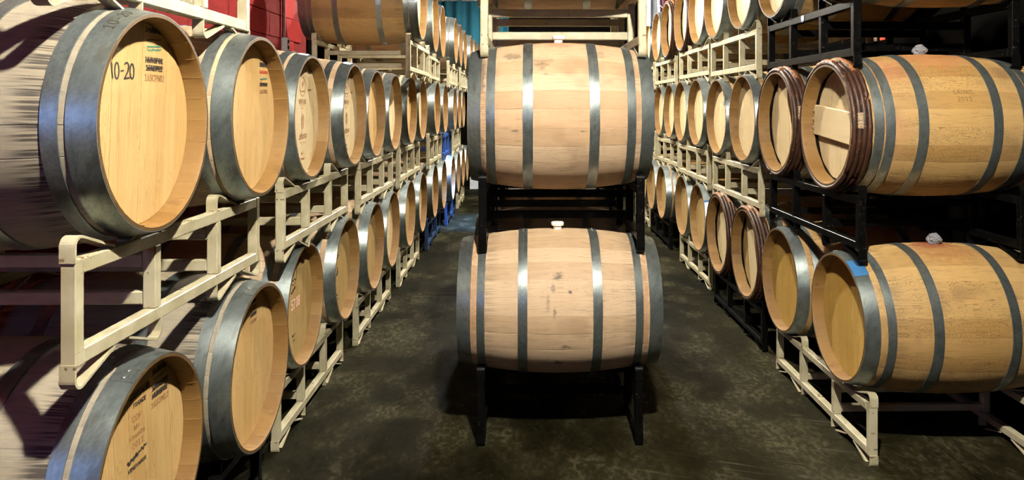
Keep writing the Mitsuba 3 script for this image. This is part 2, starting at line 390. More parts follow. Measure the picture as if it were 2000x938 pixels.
DTH = 2 * math.pi / NST
BARREL_PLY = {}
for pf in (P_STD, P_FAT):
    pool = []
    for k in range(9):
        w = DTH * (1.0)
        pool.append(sheet_ply(stave_sheets(pf, -w / 2, w / 2, 20 * (pf is P_FAT) + k + 1), 'stave_tan'))
    BARREL_PLY[pf.name, 'pool'] = pool
    for var in range(3):
        r_ = random.Random(var + 5)
        sh = []
        for k in range(NST): sh += stave_sheets(pf, (k - .5) * DTH, (k + .5) * DTH, 40 + r_.randrange(30), 9)
        BARREL_PLY[pf.name, 'all', var] = sheet_ply(sh, 'stave_tan')
    # hoops
    def hoop(x0, x1, seg, t=.0024, pf=pf):
        xs = np.linspace(x0, x1, 4); r = pf.r(xs) + .0006
        sh = [lathe_x(np.stack([xs, r + t], 1), seg)]
        sh.append(lathe_x([(x1, r[-1] + t), (x1, r[-1] - .001)], seg))
        sh.append(lathe_x([(x0, r[0] - .001), (x0, r[0] + t)], seg))
        return sheet_ply(sh, 'steel')
    BARREL_PLY[pf.name, 'hoop'] = hoop

HOOP_SETS = {   # (x inner, x outer) measured inwards from the chime's end, for one half
    'narrow': [(.0005, .066), (.082, .119), (.278, .323)],
    'wide': [(.0005, .064), (.094, .130), (.284, .327)],
    'close': [(.0005, .070), (.075, .112), (.282, .326)],
    'willow': [(.098, .138), (.146, .186), (.286, .330)],
    'fat': [(.0005, .062), (.088, .128), (.256, .302)]}
HOOPS = {}
for pf, sets in ((P_STD, ('narrow', 'wide', 'close', 'willow')), (P_FAT, ('fat',))):
    for nm in sets:
        for seg, q in ((96, 'near'), (56, 'far')):
            HOOPS[pf.name, nm, q] = [[BARREL_PLY[pf.name, 'hoop'](sg * (pf.h - b) if sg > 0 else -(pf.h - a), sg * (pf.h - a) if sg > 0 else -(pf.h - b), seg) for sg in (1, -1)] for a, b in HOOP_SETS[nm]]

dome = trimesh.creation.icosphere(subdivisions=2, radius=.0062); dome.apply_scale([1, 1, .55])
RIVET = mikit.ply(dome, 'rivet_steel', smooth=True)

def seam_ply(pf, x0, x1):
    xs = np.linspace(x0 + .002, x1 - .002, 3); r = pf.r(xs) + .0042
    a = .085
    sh = [lathe_x(np.stack([xs, r], 1), 8, .5, -a, a)]
    for s in (-a, a):
        P = np.array([[[x, rr * math.sin(s), rr * math.cos(s)], [x, (rr - .003) * math.sin(s), (rr - .003) * math.cos(s)]] for x, rr in zip(xs, r)])
        U = np.zeros((3, 2, 2)); sh.append(grid_sheet(P, U, s < 0))
    return sheet_ply(sh, 'steel')
SEAMS = {}

# heads: boards cut from the disc
def head_boards(R, n, seed, bsdf):
    r_ = random.Random(seed)
    w = np.array([1 + .35 * (r_.random() - .5) for _ in range(n)]); e = np.concatenate([[0], np.cumsum(w / w.sum())]) * 2 * R - R
    disc = Point(0, 0).buffer(R, 28)
    out = []
    for k in range(n):
        p = disc.intersection(sbox(e[k] + .0005, -R, e[k + 1] - .0005, R))
        zf = r_.uniform(-.0006, .0006)
        m = trimesh.creation.extrude_polygon(p, .012 + zf, engine='earcut')
        v = np.asarray(m.vertices); m.vertices = np.stack([v[:, 2] - .012, v[:, 0], v[:, 1]], 1)
        idn = 100 + seed * 12 + k
        out.append((m, idn))
    return out
HEAD_R = {pf.name: pf.rh - .0175 for pf in (P_STD, P_FAT)}
def boards_ply(m, idn, b):
    return flat_ply(m, b, lambda v: np.stack([v[:, 2], idn + .4 + v[:, 1] * .9], 1))
HEADS_PLY = {}
for pf in (P_STD, P_FAT):
    for seed in range(4):
        bs = head_boards(HEAD_R[pf.name], 7 + seed % 2, seed, 'head_honey')
        HEADS_PLY[pf.name, seed] = [boards_ply(m, i, 'head_honey') for m, i in bs]
        parts = []
        for m, i in bs:
            v = np.asarray(m.vertices)[np.asarray(m.faces)].reshape(-1, 3)
            parts.append((v, np.arange(len(v)).reshape(-1, 3), np.stack([v[:, 2], i + .4 + v[:, 1] * .9], 1)))
        HEADS_PLY[pf.name, seed, 'all'] = sheet_ply(parts, 'head_honey', smooth=False)
    BACK = {}
BACK_HEAD = {pf.name: flat_ply(extrude_yz(Point(0, 0).buffer(HEAD_R[pf.name], 16), -.008, 0), 'head_honey', lambda v: np.stack([v[:, 2], 99.4 + v[:, 1]], 1)) for pf in (P_STD, P_FAT)}

def lathe_z(prof, seg=32):
    s = np.asarray(prof, float)
    v, f, u = lathe_x([(-z, r) for r, z in s], seg)          # x -> -z turn
    return np.stack([v[:, 1], v[:, 2], -v[:, 0]], 1), f, u
BUNG = mikit.ply(trimesh.creation.revolve(np.array([(0, -.02), (.018, -.02), (.0215, .012), (.0225, .018), (.030, .020), (.0315, .026), (.0315, .034), (.028, .037), (.012, .0365), (0, .033)]), sections=32), 'silicone', smooth=35)
ico = trimesh.creation.icosphere(subdivisions=4, radius=.034)
d_ = np.asarray(ico.vertices) / .034
ridg = np.abs(meshkit.noise(d_ * 1.7 + 9) - .5) + .6 * np.abs(meshkit.noise(d_ * 3.9 + 3) - .5)
ico.vertices = np.asarray(ico.vertices) * (.74 + .62 * ridg[:, None]) * np.array([1.1, 1.0, .95])
FILM = mikit.ply(ico, 'clear_film', smooth=25)

# willow hoops: rough split rods tied round the chime
def willow_ring(x, R, r, seed):
    th = np.linspace(0, 2 * np.pi, 72, endpoint=False)
    q = np.stack([np.cos(th), np.sin(th), 0 * th + seed * 5.0], 1)
    wob = .0035 * (meshkit.noise(q * 3.0, seed) - .5); rad = r * (.86 + .34 * meshkit.noise(q * 7.0, seed + 3))
    pts = np.stack([x + wob, (R + wob) * np.sin(th), (R + wob) * np.cos(th)], 1)
    return mikit.ply(tube_path(pts, rad, 8, closed=True), 'willow', smooth=True)
WILLOW = [willow_ring(P_STD.h - .010 - .0215 * k, float(P_STD.r(P_STD.h - .010 - .0215 * k)) + .0085, .0125, k) for k in range(4)]
def binding_ply(x, a0, a1, r, b):
    th = np.linspace(a0, a1, 14); R = float(P_STD.r(x)) + .0105
    pts = np.stack([0 * th + x, R * np.sin(th), R * np.cos(th)], 1)
    rad = r * (1 + .10 * np.sin(np.arange(14) * 2.4))
    return mikit.ply(tube_path(pts, rad, 10), b, smooth=40)
BIND = [binding_ply(P_STD.h - .014, -.42, .28, .0150, 'binding'), binding_ply(P_STD.h - .058, -.05, .62, .0150, 'binding'), binding_ply(P_STD.h - .034, .02, .20, .0150, 'pale_binding'), binding_ply(P_STD.h - .036, 1.30, 1.52, .0150, 'pale_binding')]
th_ = np.linspace(0, 2 * np.pi, 73)
wd_ = .003 + .013 * meshkit.noise(np.stack([np.cos(th_) * 3, np.sin(th_) * 3, 0 * th_ + 4], 1))
Pc = np.stack([np.stack([0 * th_ + .0015, (HEAD_R['std'] - wd_) * np.sin(th_), (HEAD_R['std'] - wd_) * np.cos(th_)], 1), np.stack([.001 + wd_, (HEAD_R['std'] - .0015) * np.sin(th_), (HEAD_R['std'] - .0015) * np.cos(th_)], 1)])
CHAR = sheet_ply([grid_sheet(Pc, np.zeros((2, 73, 2)))], 'charred', smooth=True)
def cross_plank(half_len, w, seed):
    m = cbox(.022, w, 2 * half_len, .004)
    return flat_ply(m, 'head_honey', lambda v: np.stack([v[:, 2], 160 + seed + .3 + v[:, 1] * .9], 1))
PLANK = [cross_plank(math.sqrt(HEAD_R['std'] ** 2 - .085 ** 2) - .002, .158, k) for k in range(3)]
PEG = mikit.ply(trimesh.creation.cylinder(radius=.009, height=.03, sections=10), 'pale_binding', smooth=30)

ORD = ['first', 'second', 'third', 'fourth', 'fifth', 'sixth', 'seventh', 'eighth', 'ninth', 'tenth', 'eleventh', 'twelfth', 'thirteenth', 'fourteenth']
BARRELS = {}

def rotx(a): return T().rotate([1, 0, 0], math.degrees(a))

def make_barrel(row, i, X, d, z, yaw, label, head='head_honey', stave='stave_tan', pf=P_STD, hoops=None, near=None, group=None, facing=0, scale=1.0, bung=None, willow=None, seam=None, roll=0.0):
    """X, d, z: the middle of the front rim (facing +1: towards +x, -1: towards -x) or the barrel's middle (facing 0)"""
    rnd = random.Random(hash((row, i)) % 1000 if False else sum(map(ord, row)) * 31 + i)
    k = thing('wine_barrel', label, 'barrel', group)
    f = facing or 1
    W = T().translate([X, d, z]).rotate([0, 0, 1], yaw + (180 if f < 0 else 0)).scale(scale)
    if facing: W = W @ T().translate([-pf.h, 0, 0])
    BARRELS[row, i] = (k, W, pf)
    near = near if near is not None else d < 6.6
    hoops = hoops or rnd.choice(['narrow', 'wide', 'close'])
    if pf is P_FAT: hoops = 'fat'
    if willow is not None: hoops = 'willow'
    if near:
        pool = BARREL_PLY[pf.name, 'pool']; prev = -1
        for s in range(NST):
            c = rnd.randrange(len(pool))
            if c == prev: c = (c + 1) % len(pool)
            prev = c
            put(k, 'stave', with_bsdf(pool[c], stave), W @ rotx(-s * DTH - roll))
    else:
        put(k, 'staves', with_bsdf(BARREL_PLY[pf.name, 'all', rnd.randrange(3)], stave), W @ rotx(-roll), kind='stuff')
    for j, pair in enumerate(HOOPS[pf.name, hoops, 'near' if near else 'far']):
        for e in (0, 1):
            a = rnd.uniform(0, 6.28)
            hk = put(k, 'hoop', pair[e], W @ rotx(a))
            if near and e == 0 and j < 2 or (near and facing == 0):
                x0, x1 = HOOP_SETS[hoops][j]; sg = 1 if e == 0 else -1
                sk = (pf.name, hoops, j, e)
                if sk not in SEAMS: SEAMS[sk] = seam_ply(pf, *( (pf.h - x1, pf.h - x0) if e == 0 else (-(pf.h - x0), -(pf.h - x1))))
                sa = (seam if seam is not None else rnd.uniform(-.5, .5)) + rnd.uniform(-.1, .1)
                put(hk, 'seam', SEAMS[sk], W @ rotx(-sa))
                xm = sg * (pf.h - (x0 + x1) / 2); rr = float(pf.r(xm)) + .0045
                for da in (-.045, .045):
                    a2 = sa + da
                    put(hk, 'rivet', RIVET, W @ rotx(-a2) @ T().translate([xm, 0, rr]))
    hx = pf.h - (.080 if willow is not None else REC)
    hw = W @ T().translate([hx, 0, 0]) @ rotx(rnd.uniform(-.12, .12))
    seed = rnd.randrange(4)
    if near and facing:
        for b in HEADS_PLY[pf.name, seed]: put(k, 'head_board', with_bsdf(b, head), hw)
    else:
        put(k, 'head_boards', with_bsdf(HEADS_PLY[pf.name, seed, 'all'], head), hw, kind='stuff')
    put(k, 'back_head', with_bsdf(BACK_HEAD[pf.name], head), W @ T().translate([-pf.h + REC, 0, 0]))
    if bung == 'silicone': put(k, 'bung', BUNG, W @ T().translate([0, 0, pf.R - .002]), 'white silicone bung in the top of the barrel')
    if bung == 'film': put(k, 'bung', FILM, W @ T().translate([0, 0, pf.R + .020]), 'bung wrapped in crumpled clear film')
    if willow is not None:
        put(k, 'croze_char', CHAR, W @ T().translate([hx, 0, 0]), 'charred uneven line around the head')
        for m in WILLOW: put(k, 'willow_hoop', m, W @ rotx(rnd.uniform(0, 6.28)))
        for q, m in enumerate(BIND): put(k, 'binding', m, W @ rotx(rnd.uniform(-.1, .1)))
        pw = W @ T().translate([hx + .012, 0, 0]) @ rotx(math.radians(willow))
        pk = put(k, 'cross_plank', with_bsdf(PLANK[i % 3], 'head_pale'), pw, 'plank pegged across the barrel head')
        for s in (-1, 1):
            for o in (-.045, 0, .045): put(pk, 'peg', PEG, pw @ T().translate([.006, o, s * (math.sqrt(HEAD_R['std'] ** 2 - .085 ** 2) + .003)]))
    return k

# (X of the front rim, depth, height of the axis); measured row by row
L2 = [(-1.046, 1.99, 1.565), (-1.042, 2.726, 1.570), (-1.100, 3.52, 1.555), (-1.078, 4.25, 1.557), (-1.110, 4.97, 1.555), (-1.125, 5.69, 1.558), (-1.120, 6.41, 1.570), (-1.138, 7.13, 1.573),
      (-1.137, 8.15, 1.58), (-1.140, 8.89, 1.575), (-1.163, 10.12, 1.565), (-1.178, 10.85, 1.565), (-1.195, 11.60, 1.565)]
L1 = [(-1.093, 2.06, .585), (-1.062, 2.77, .607), (-1.158, 3.60, .617), (-1.140, 4.32, .63), (-1.135, 5.04, .625), (-1.165, 5.80, .612), (-1.168, 6.60, .618), (-1.168, 7.33, .625), (-1.168, 8.20, .635),
      (-1.168, 8.98, .62), (-1.157, 9.85, .62), (-1.163, 10.57, .63), (-1.180, 11.40, .635), (-1.195, 12.20, .635)]
L3 = [(-.968, 6.03, 2.468), (-1.05, 7.40, 2.465), (-1.10, 8.35, 2.475), (-1.085, 9.55, 2.475), (-1.10, 10.30, 2.475), (-1.11, 11.02, 2.465), (-1.08, 11.75, 2.46), (-1.08, 12.50, 2.46), (-1.08, 13.22, 2.46)]
R2 = [(1.418, 3.55, 1.515), (1.410, 4.27, 1.513), (1.415, 4.98, 1.522), (1.425, 5.74, 1.522), (1.420, 6.46, 1.55), (1.425, 7.18, 1.553), (1.46, 7.98, 1.55), (1.48, 8.78, 1.55), (1.50, 10.1, 1.55)]
R1 = [(1.440, 3.46, .595), (1.425, 4.24, .583), (1.423, 4.95, .594), (1.410, 5.66, .60), (1.445, 6.50, .598), (1.45, 7.24, .603), (1.425, 8.28, .612), (1.42, 8.99, .615), (1.43, 9.75, .615)]
R3 = [(1.43, 3.44, 2.435), (1.425, 4.36, 2.45), (1.42, 5.06, 2.457), (1.412, 5.77, 2.457), (1.43, 6.48, 2.475), (1.43, 7.19, 2.475), (1.44, 8.05, 2.465), (1.48, 8.95, 2.47), (1.50, 9.85, 2.47)]
CEN = [(.100, 3.60, .643, P_STD), (.104, 3.60, 1.560, P_FAT), (.106, 3.60, 2.515, P_STD), (.110, 4.38, .645, P_STD), (.115, 4.38, 1.555, P_STD), (.115, 4.38, 2.515, P_STD), (.12, 5.22, .645, P_STD), (.125, 5.22, 1.555, P_STD), (.12, 6.0, .645, P_STD), (.125, 6.0, 1.555, P_STD)]  # the deepest rows are unseen barrels added to block light from behind
YL, YR, YC = 1.2, 1.0, .6

look_left2 = {0: ('weathered grey-brown oak barrel marked 10-20 on its honey-coloured head', 'head_honey', 'stave_grey'),
              1: ('oak barrel with crossed-out red and black codes high on its plain honey head', 'head_honey', 'stave_tan'),
              2: ('pale-headed oak barrel printed with a bird emblem and the words VINTAGE and Jefferson', 'head_pale', 'stave_tan'),
              3: ('pale-headed oak barrel printed VINTAGE and Jefferson, just beyond the first barrel with that print', 'head_pale', 'stave_tan')}
look_left1 = {0: ('weathered oak barrel whose honey head reads SANSAUD FRANCE and 2011', 'head_honey', 'stave_grey'),
              1: ('weathered oak barrel with a plain honey head, right behind the SANSAUD barrel', 'head_honey', 'stave_grey'),
              2: ('oak barrel with a round bird emblem and pinkish chalk figures on its olive head', 'head_olive', 'stave_tan'),
              3: ('oak barrel with a round bird emblem and a black smudge on its olive head', 'head_olive', 'stave_tan'),
              4: ('oak barrel with a brown-stained chime and bare olive head', 'head_olive', 'stave_tan'),
              5: ('pale-headed oak barrel with faint dark lettering, next beyond the brown-stained chime', 'head_pale', 'stave_tan')}
for i, (X, d, z) in enumerate(L2):
    lb, hd, st = look_left2.get(i, (f'oak wine barrel, {ORD[i]} from the camera in the middle tier along the red wall', ['head_pale', 'head_honey'][i in (4, 6, 8)], 'stave_tan'))
    make_barrel('L2', i, X, d, z, YL, lb, hd, st, facing=1, group='barrels in the left rows', hoops={0: 'narrow', 1: 'narrow', 2: 'narrow', 3: 'wide'}.get(i), seam={0: 2.3, 1: 1.0, 2: .1, 3: .1}.get(i))
for i, (X, d, z) in enumerate(L1):
    lb, hd, st = look_left1.get(i, (f'oak wine barrel, {ORD[i]} from the camera in the lowest tier along the red wall', ['head_pale', 'head_olive'][i % 3 == 0], 'stave_tan'))
    make_barrel('L1', i, X, d, z, YL, lb, hd, st, facing=1, group='barrels in the left rows', hoops={0: 'narrow', 1: 'narrow', 2: 'wide', 3: 'wide'}.get(i), scale=1.03 if i == 1 else 1.0, seam=-.25 if i < 4 else None)
for i, (X, d, z) in enumerate(L3):
    lb = 'golden oak barrel at the near end of the top tier beside the red wall' if i == 0 else f'oak wine barrel, {ORD[i]} from the camera in the top tier before the teal curtain'
    make_barrel('L3', i, X, d, z, YL, lb, 'head_pale', 'stave_honey' if i == 0 else 'stave_tan', facing=1, group='barrels in the left rows')
lookR2 = {0: ('honey oak barrel with willow-bound chime and a level plank across its head', 0), 1: ('oak barrel with willow-bound chime and an upright plank across its head', 1)}
for i, (X, d, z) in enumerate(R2):
    lb = lookR2[i][0] if i in lookR2 else ('pale-headed oak barrel with a small blue smear on its head' if i == 3 else 'oak barrel with a wide bare head and riveted hoop seam, just beyond the willow-bound pair' if i == 2 else
          f'oak wine barrel, {ORD[i]} from the camera in the middle tier of the right row')
    make_barrel('R2', i, X, d, z, YR, lb, 'head_pale', 'stave_honey', facing=-1, group='barrels in the right rows', bung='film' if i == 0 else None, willow={0: 85, 1: 6}.get(i), seam=-.35)
for i, (X, d, z) in enumerate(R1):
    lb = {0: 'honey oak barrel with blue tape on its front hoop, on the near right rack', 1: 'oak barrel with a bare golden head between the blue-taped barrel and the willow-bound ones',
          2: 'dark willow-bound oak barrel in the lowest right tier, next to the bare golden head', 3: 'willow-bound oak barrel with a dark spot on its pale plank, lowest right tier',
          4: 'oak barrel with a blue and white sticker on its hoop, lowest right tier'}.get(i, f'oak wine barrel, {ORD[i]} from the camera in the lowest tier of the right row')
    make_barrel('R1', i, X, d, z, YR, lb, 'head_amber' if i < 2 else 'head_pale' if i == 3 else 'head_olive', 'stave_honey', facing=-1, group='barrels in the right rows', bung='film' if i == 0 else None,
                willow={2: 12, 3: 8}.get(i), hoops={0: 'wide', 1: 'wide'}.get(i), seam=-.3)
for i, (X, d, z) in enumerate(R3):
    lb = {0: 'golden oak barrel at the top right edge, its underside above the black rack', 5: 'willow-bound oak barrel, nearer of the willow-bound pair in the top right tier', 6: 'dark willow-bound oak barrel beside the pink plastic in the top right tier'}.get(
        i, f'cream-headed oak barrel, {ORD[i]} from the camera in the top tier of the right row')
    make_barrel('R3', i, X, d, z, YR, lb, 'head_pale', 'stave_honey', facing=-1, group='barrels in the right rows', willow={0: 20, 5: 5, 6: 15}.get(i))
cl = ['tan oak barrel with dark scuffs on its side, low in the centre stack', 'wide tan oak barrel with white bung, directly above the scuffed centre barrel',
      'oak barrel at the top edge of the centre stack on the cream rack', 'greyish oak barrel partly seen right behind the scuffed centre barrel', 'oak barrel behind the wide centre barrel, seen under it through the black rack', 'oak barrel behind the top centre barrel on the cream rack'] + [f'added unseen oak barrel in the {a} tier of the centre stack, {b} back from the camera' for b in ('third', 'fourth') for a in ('lower', 'upper')]
for i, (X, d, z, pf) in enumerate(CEN):
    make_barrel('C', i, X, d, z, YC, cl[i], 'head_honey', 'stave_tan' if i != 3 else 'stave_grey', pf, facing=0, bung='silicone', group='barrels in the centre stack', hoops='wide', roll={0: .03, 1: .1}.get(i, 0), seam=.02)

# ------------------------------------------------------------------ racks
YA, YB, SEC = .58, .21, .038
def yz_strip(pts, t, w=SEC):
    p = LineString(pts).buffer(t / 2, cap_style=2, join_style=1, quad_segs=4)
    return extrude_yz(p, -w / 2, w / 2)
def arc(c, r, a0, a1, n=7): return [(c[0] + r * math.cos(a), c[1] + r * math.sin(a)) for a in np.radians(np.linspace(a0, a1, n))]
def strap_pts():
    """outer post face at y=0 going +y: up from the rail, over the bend and down to the rail's top"""
    r = .022
    top = .357
    slope_end = (.165, .306)
    a = math.degrees(math.atan2(slope_end[1] - top, slope_end[0] - r))
    return [(0, .296), (0, top - r)] + arc((r, top - r), r, 180, 90 + a, 8)[1:] + [slope_end]
def rack_uv(v): return np.stack([v[:, 1], v[:, 2]], 1)
def rp(mesh): return flat_ply(mesh, 'cream_paint', rack_uv)
sp_ = strap_pts()
STRAP_UP = rp(yz_strip(sp_, .0065))
STRAP_UP_M = rp(yz_strip([(-y, z) for y, z in sp_], .0065))
STRAP_DN = rp(yz_strip([(y, .348 - z) for y, z in sp_], .0065))
STRAP_DN_M = rp(yz_strip([(-y, .348 - z) for y, z in sp_], .0065))
def tubez(z0, z1, sx=SEC, sy=.034): m = cbox(sx, sy, z1 - z0); m.apply_translation([0, 0, (z0 + z1) / 2]); return m
POST_END, POST_MID = rp(tubez(.044, .304)), rp(tubez(.082, .266))
def tubey(zc): m = cbox(SEC - .001, 2 * YA - .034, SEC, .003); m.apply_translation([0, 0, zc]); return m
RAIL_LO, RAIL_HI = rp(tubey(.064)), rp(tubey(.284))
def tubex(w, zc): m = cbox(w - SEC, .032, SEC, .003); m.apply_translation([0, 0, zc]); return m
BARS = {}
RACKS = {}
RACK_W = .75
BAR_LO, BAR_HI = rp(tubex(RACK_W, .113)), rp(tubex(RACK_W, .222))

def make_rack(X, d, z0, zs, paint, label, yaw=0, group=None, front=0):
    """X: the frame plane nearest the aisle for front = +1 / -1 (which way it faces), the rack's middle for 0"""
    k = thing('barrel_rack', label, 'barrel rack', group)
    W = T().translate([X, d, z0]).rotate([0, 0, 1], yaw).translate([-front * RACK_W / 2, 0, 0]).scale([1, 1, zs])
    def add(nm, sh, M): return put(k, nm, with_bsdf(sh, paint), M)
    for sx in (1, -1):
        F = W @ T().translate([sx * RACK_W / 2, 0, 0])
        for y in (-YA, YA): add('post', POST_END, F @ T().translate([0, y, 0]))
        for y in (-YB, YB): add('post', POST_MID, F @ T().translate([0, y, 0]))
        add('rail', RAIL_LO, F); add('rail', RAIL_HI, F)
        for y, up, dn in ((-YA - .017, STRAP_UP, STRAP_DN), (-YB + .017, STRAP_UP_M, STRAP_DN_M), (YB - .017, STRAP_UP, STRAP_DN), (YA + .017, STRAP_UP_M, STRAP_DN_M)):
            add('cradle_strap', up, F @ T().translate([0, y, 0])); add('foot_strap', dn, F @ T().translate([0, y, 0]))
    for y in (-YB, YB):
        add('crossbar', BAR_LO, W @ T().translate([0, y, 0])); add('crossbar', BAR_HI, W @ T().translate([0, y, 0]))
    RACKS[k] = W
    return k

# centre depth, frame plane, paint, barrels above (tables and indices), barrels below
def axis_mean(tab, idx): return float(np.mean([tab[i][2] for i in idx])) if idx else None
def rack_for(d, X, paint, label, yaw, front, group, zb, zt):
    z0 = 0.0 if zb is None else zb + .283
    zs = ((zt - .281) - z0) / .348 if zt is not None else 1.06
    return make_rack(X, d, z0, zs, paint, label, yaw, group, front)
OFFX = {1: .085, -1: .06}
CR, BK, BL = 'cream_paint', 'black_paint', 'blue_lit_paint'
COLOUR = {CR: 'cream-painted', BK: 'black-painted', BL: 'black-painted, blue-light-tinted'}  # the blue tone is light painted into the rack colour
def row_racks(name, spec, tabs, sgn, yaw):
    """spec: tier, centre, indices carried, indices below, paint"""
    cnt = {}
    tn = {0: 'floor', 1: 'middle', 2: 'top'}
    for tier, c, up, dn, paint, *lift in spec:
        j = cnt.get(tier, 0); cnt[tier] = j + 1
        tab = tabs[tier]
        Xf = (np.mean([tab[i][0] for i in up]) if up else np.mean([tabs[tier - 1][i][0] for i in dn])) - sgn * OFFX[sgn]
        zt = axis_mean(tab, up); zb = axis_mean(tabs[tier - 1], dn) + (lift[0] if lift else 0) if tier else None
        col = COLOUR[paint]
        rack_for(c, float(Xf), paint, f'{col} steel rack, {ORD[j]} from the camera among the {name} {tn[tier]} racks', yaw, sgn, f'{name} row racks', zb, zt)

row_racks('left', [
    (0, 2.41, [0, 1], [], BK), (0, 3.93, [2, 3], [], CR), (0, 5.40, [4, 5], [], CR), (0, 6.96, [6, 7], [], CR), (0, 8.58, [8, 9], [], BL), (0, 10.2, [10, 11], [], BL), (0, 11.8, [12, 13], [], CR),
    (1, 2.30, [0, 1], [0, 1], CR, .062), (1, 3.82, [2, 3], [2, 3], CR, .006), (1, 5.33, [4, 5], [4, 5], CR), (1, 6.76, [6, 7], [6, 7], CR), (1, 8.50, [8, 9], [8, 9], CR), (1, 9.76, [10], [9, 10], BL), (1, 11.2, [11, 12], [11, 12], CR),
    (2, 2.20, [], [0, 1], CR), (2, 6.35, [0], [5, 6], CR), (2, 7.87, [1, 2], [7, 8], CR), (2, 9.92, [3, 4], [9, 10], CR), (2, 11.38, [5, 6], [11, 12], CR), (2, 12.86, [7, 8], [12], CR)], (L1, L2, L3), 1, YL)
row_racks('right', [
    (0, 3.80, [0, 1], [], CR), (0, 5.28, [2, 3], [], BK), (0, 6.86, [4, 5], [], CR), (0, 8.62, [6, 7], [], BK), (0, 10.1, [8], [], CR),
    (1, 3.87, [0, 1], [0, 1], BK, .035), (1, 5.35, [2, 3], [2, 3], CR), (1, 6.82, [4, 5], [4, 5], CR), (1, 8.38, [6, 7], [6, 7], CR), (1, 10.1, [8], [8], CR),
    (2, 3.95, [0, 1], [0, 1], BK), (2, 5.40, [2, 3], [2, 3], CR), (2, 6.80, [4, 5], [4, 5], CR), (2, 8.50, [6, 7], [6, 7], CR), (2, 10.2, [8], [8], CR)], (R1, R2, R3), -1, YR)
for tier, (lab, paint, zb, zt) in enumerate([('black-painted steel rack standing on the floor under the lower centre barrel', BK, None, .643), ('black-painted steel rack between the two centre barrels facing the camera', BK, .643, 1.557),
                                             ('cream-painted steel rack standing on the upper centre barrel', CR, 1.572, 2.515)]):
    rack_for(3.99, .10 + .008 * tier, paint, lab, YC, 0, 'centre stack racks', zb, zt)
for tier, (zb, zt) in enumerate(((None, .643), (.643, 1.555))):
    rack_for(5.61, .12, BK, 'unseen black-painted steel rack added behind the centre stack, ' + ('on the floor' if tier == 0 else 'on the lower barrels'), YC, 0, 'centre stack racks', zb, zt)  # unseen racks added to carry the light-blocking barrels

# ------------------------------------------------------------------ lettering and marks on the heads
def shear(m, kx): 
    v = np.asarray(m.vertices).copy(); v[:, 0] += kx * v[:, 1]; m.vertices = v; return m
def head_text(row, i, s, y, z, hgt, ink, bold=False, slant=0.0, tilt=0.0, squeeze=1.0, name='lettering'):
    """lettering centred at (y, z) on the head of a barrel, seen from the aisle"""
    k, W, pf = BARRELS[row, i]
    m = meshkit.text_mesh(s, hgt, .0008, bold)
    v = np.asarray(m.vertices); v[:, 0] = (v[:, 0] - (v[:, 0].min() + v[:, 0].max()) / 2) * squeeze; v[:, 1] -= hgt / 2; m.vertices = v
    if slant: shear(m, slant)
    m.apply_transform(trimesh.transformations.rotation_matrix(tilt, [0, 0, 1]))
    v = np.asarray(m.vertices); m.vertices = np.stack([v[:, 2], v[:, 0] + y, v[:, 1] + z], 1)
    put(k, name, mikit.ply(m, ink), W @ T().translate([pf.h - REC + .0006, 0, 0]), f'lettering that reads {s}' if name == 'lettering' else None)
def head_strokes(row, i, strokes, r, ink, name='mark', label=None):
    k, W, pf = BARRELS[row, i]
    m = trimesh.util.concatenate([extrude_yz(LineString(s).buffer(r, quad_segs=3), .0006, .0016) for s in strokes])
    put(k, name, mikit.ply(m, ink), W @ T().translate([pf.h - REC, 0, 0]), label)
def wav(y0, y1, z, a, n, ph=0.0, rise=0.0):
    t = np.linspace(0, 1, n * 6)
    return [(y0 + (y1 - y0) * q, z + rise * q + a * math.sin(q * n * 6.28 + ph) * (.6 + .4 * math.sin(q * 17 + ph))) for q in t]
WORDS = ['HUKCF01', '15NBPE2', '14JMFC7', '13HUPE1', '12GRMK3']
def scribbles(row, i, y0, y1, rows, r=.0022):
    """old cellar codes struck out with a marker"""
    for q, (z, a, ink, n) in enumerate(rows):
        if a > .004:
            h = 2.0 * a
            head_text(row, i, WORDS[(q + len(row) + i) % 5], (y0 + y1) / 2, z, h, ink, a > .007, slant=.12, squeeze=(y1 - y0) / (h * 4.9), name='crossed_out_code')
            head_strokes(row, i, [[(y0 - .004, z - .003), ((y0 + y1) / 2, z + .0015), (y1 + .006, z + .002)], wav(y0, y1, z, a * .45, n, z * 60)], r * .7, ink, 'crossing_stroke')
        else:
            head_strokes(row, i, [wav(y0, y1, z, a, n, z * 40, .006)], r * .8, ink, 'marker_line')
def arc_pts(cy, cz, ry, rz, a0, a1, n=22): return [(cy + ry * math.cos(a), cz + rz * math.sin(a)) for a in np.radians(np.linspace(a0, a1, n))]
def emblem(row, i, cy, cz, ry, rz, ink):
    head_strokes(row, i, [arc_pts(cy, cz, ry, rz, 0, 360, 40)], .0016, ink, 'emblem_ring')
    k, W, pf = BARRELS[row, i]
    bird = Polygon([(-.30, .05), (-.12, .42), (.10, .50), (.34, .40), (.42, .15), (.26, .02), (.30, -.10), (.12, -.06), (.08, -.32), (-.02, -.36), (-.02, -.05), (-.16, .12)]).buffer(.03)
    bird = affinity.translate(affinity.scale(bird, ry, rz * .9, origin=(0, 0)), cy, cz + rz * .12)
    put(k, 'emblem', mikit.ply(extrude_yz(bird, .0005, .0014), ink), W @ T().translate([pf.h - REC, 0, 0]), 'printed bird emblem')
    head_strokes(row, i, [wav(cy - ry * .62, cy + ry * .62, cz - rz * .52, rz * .12, 4, 0, rz * .05)], .0014, ink, 'emblem_script')

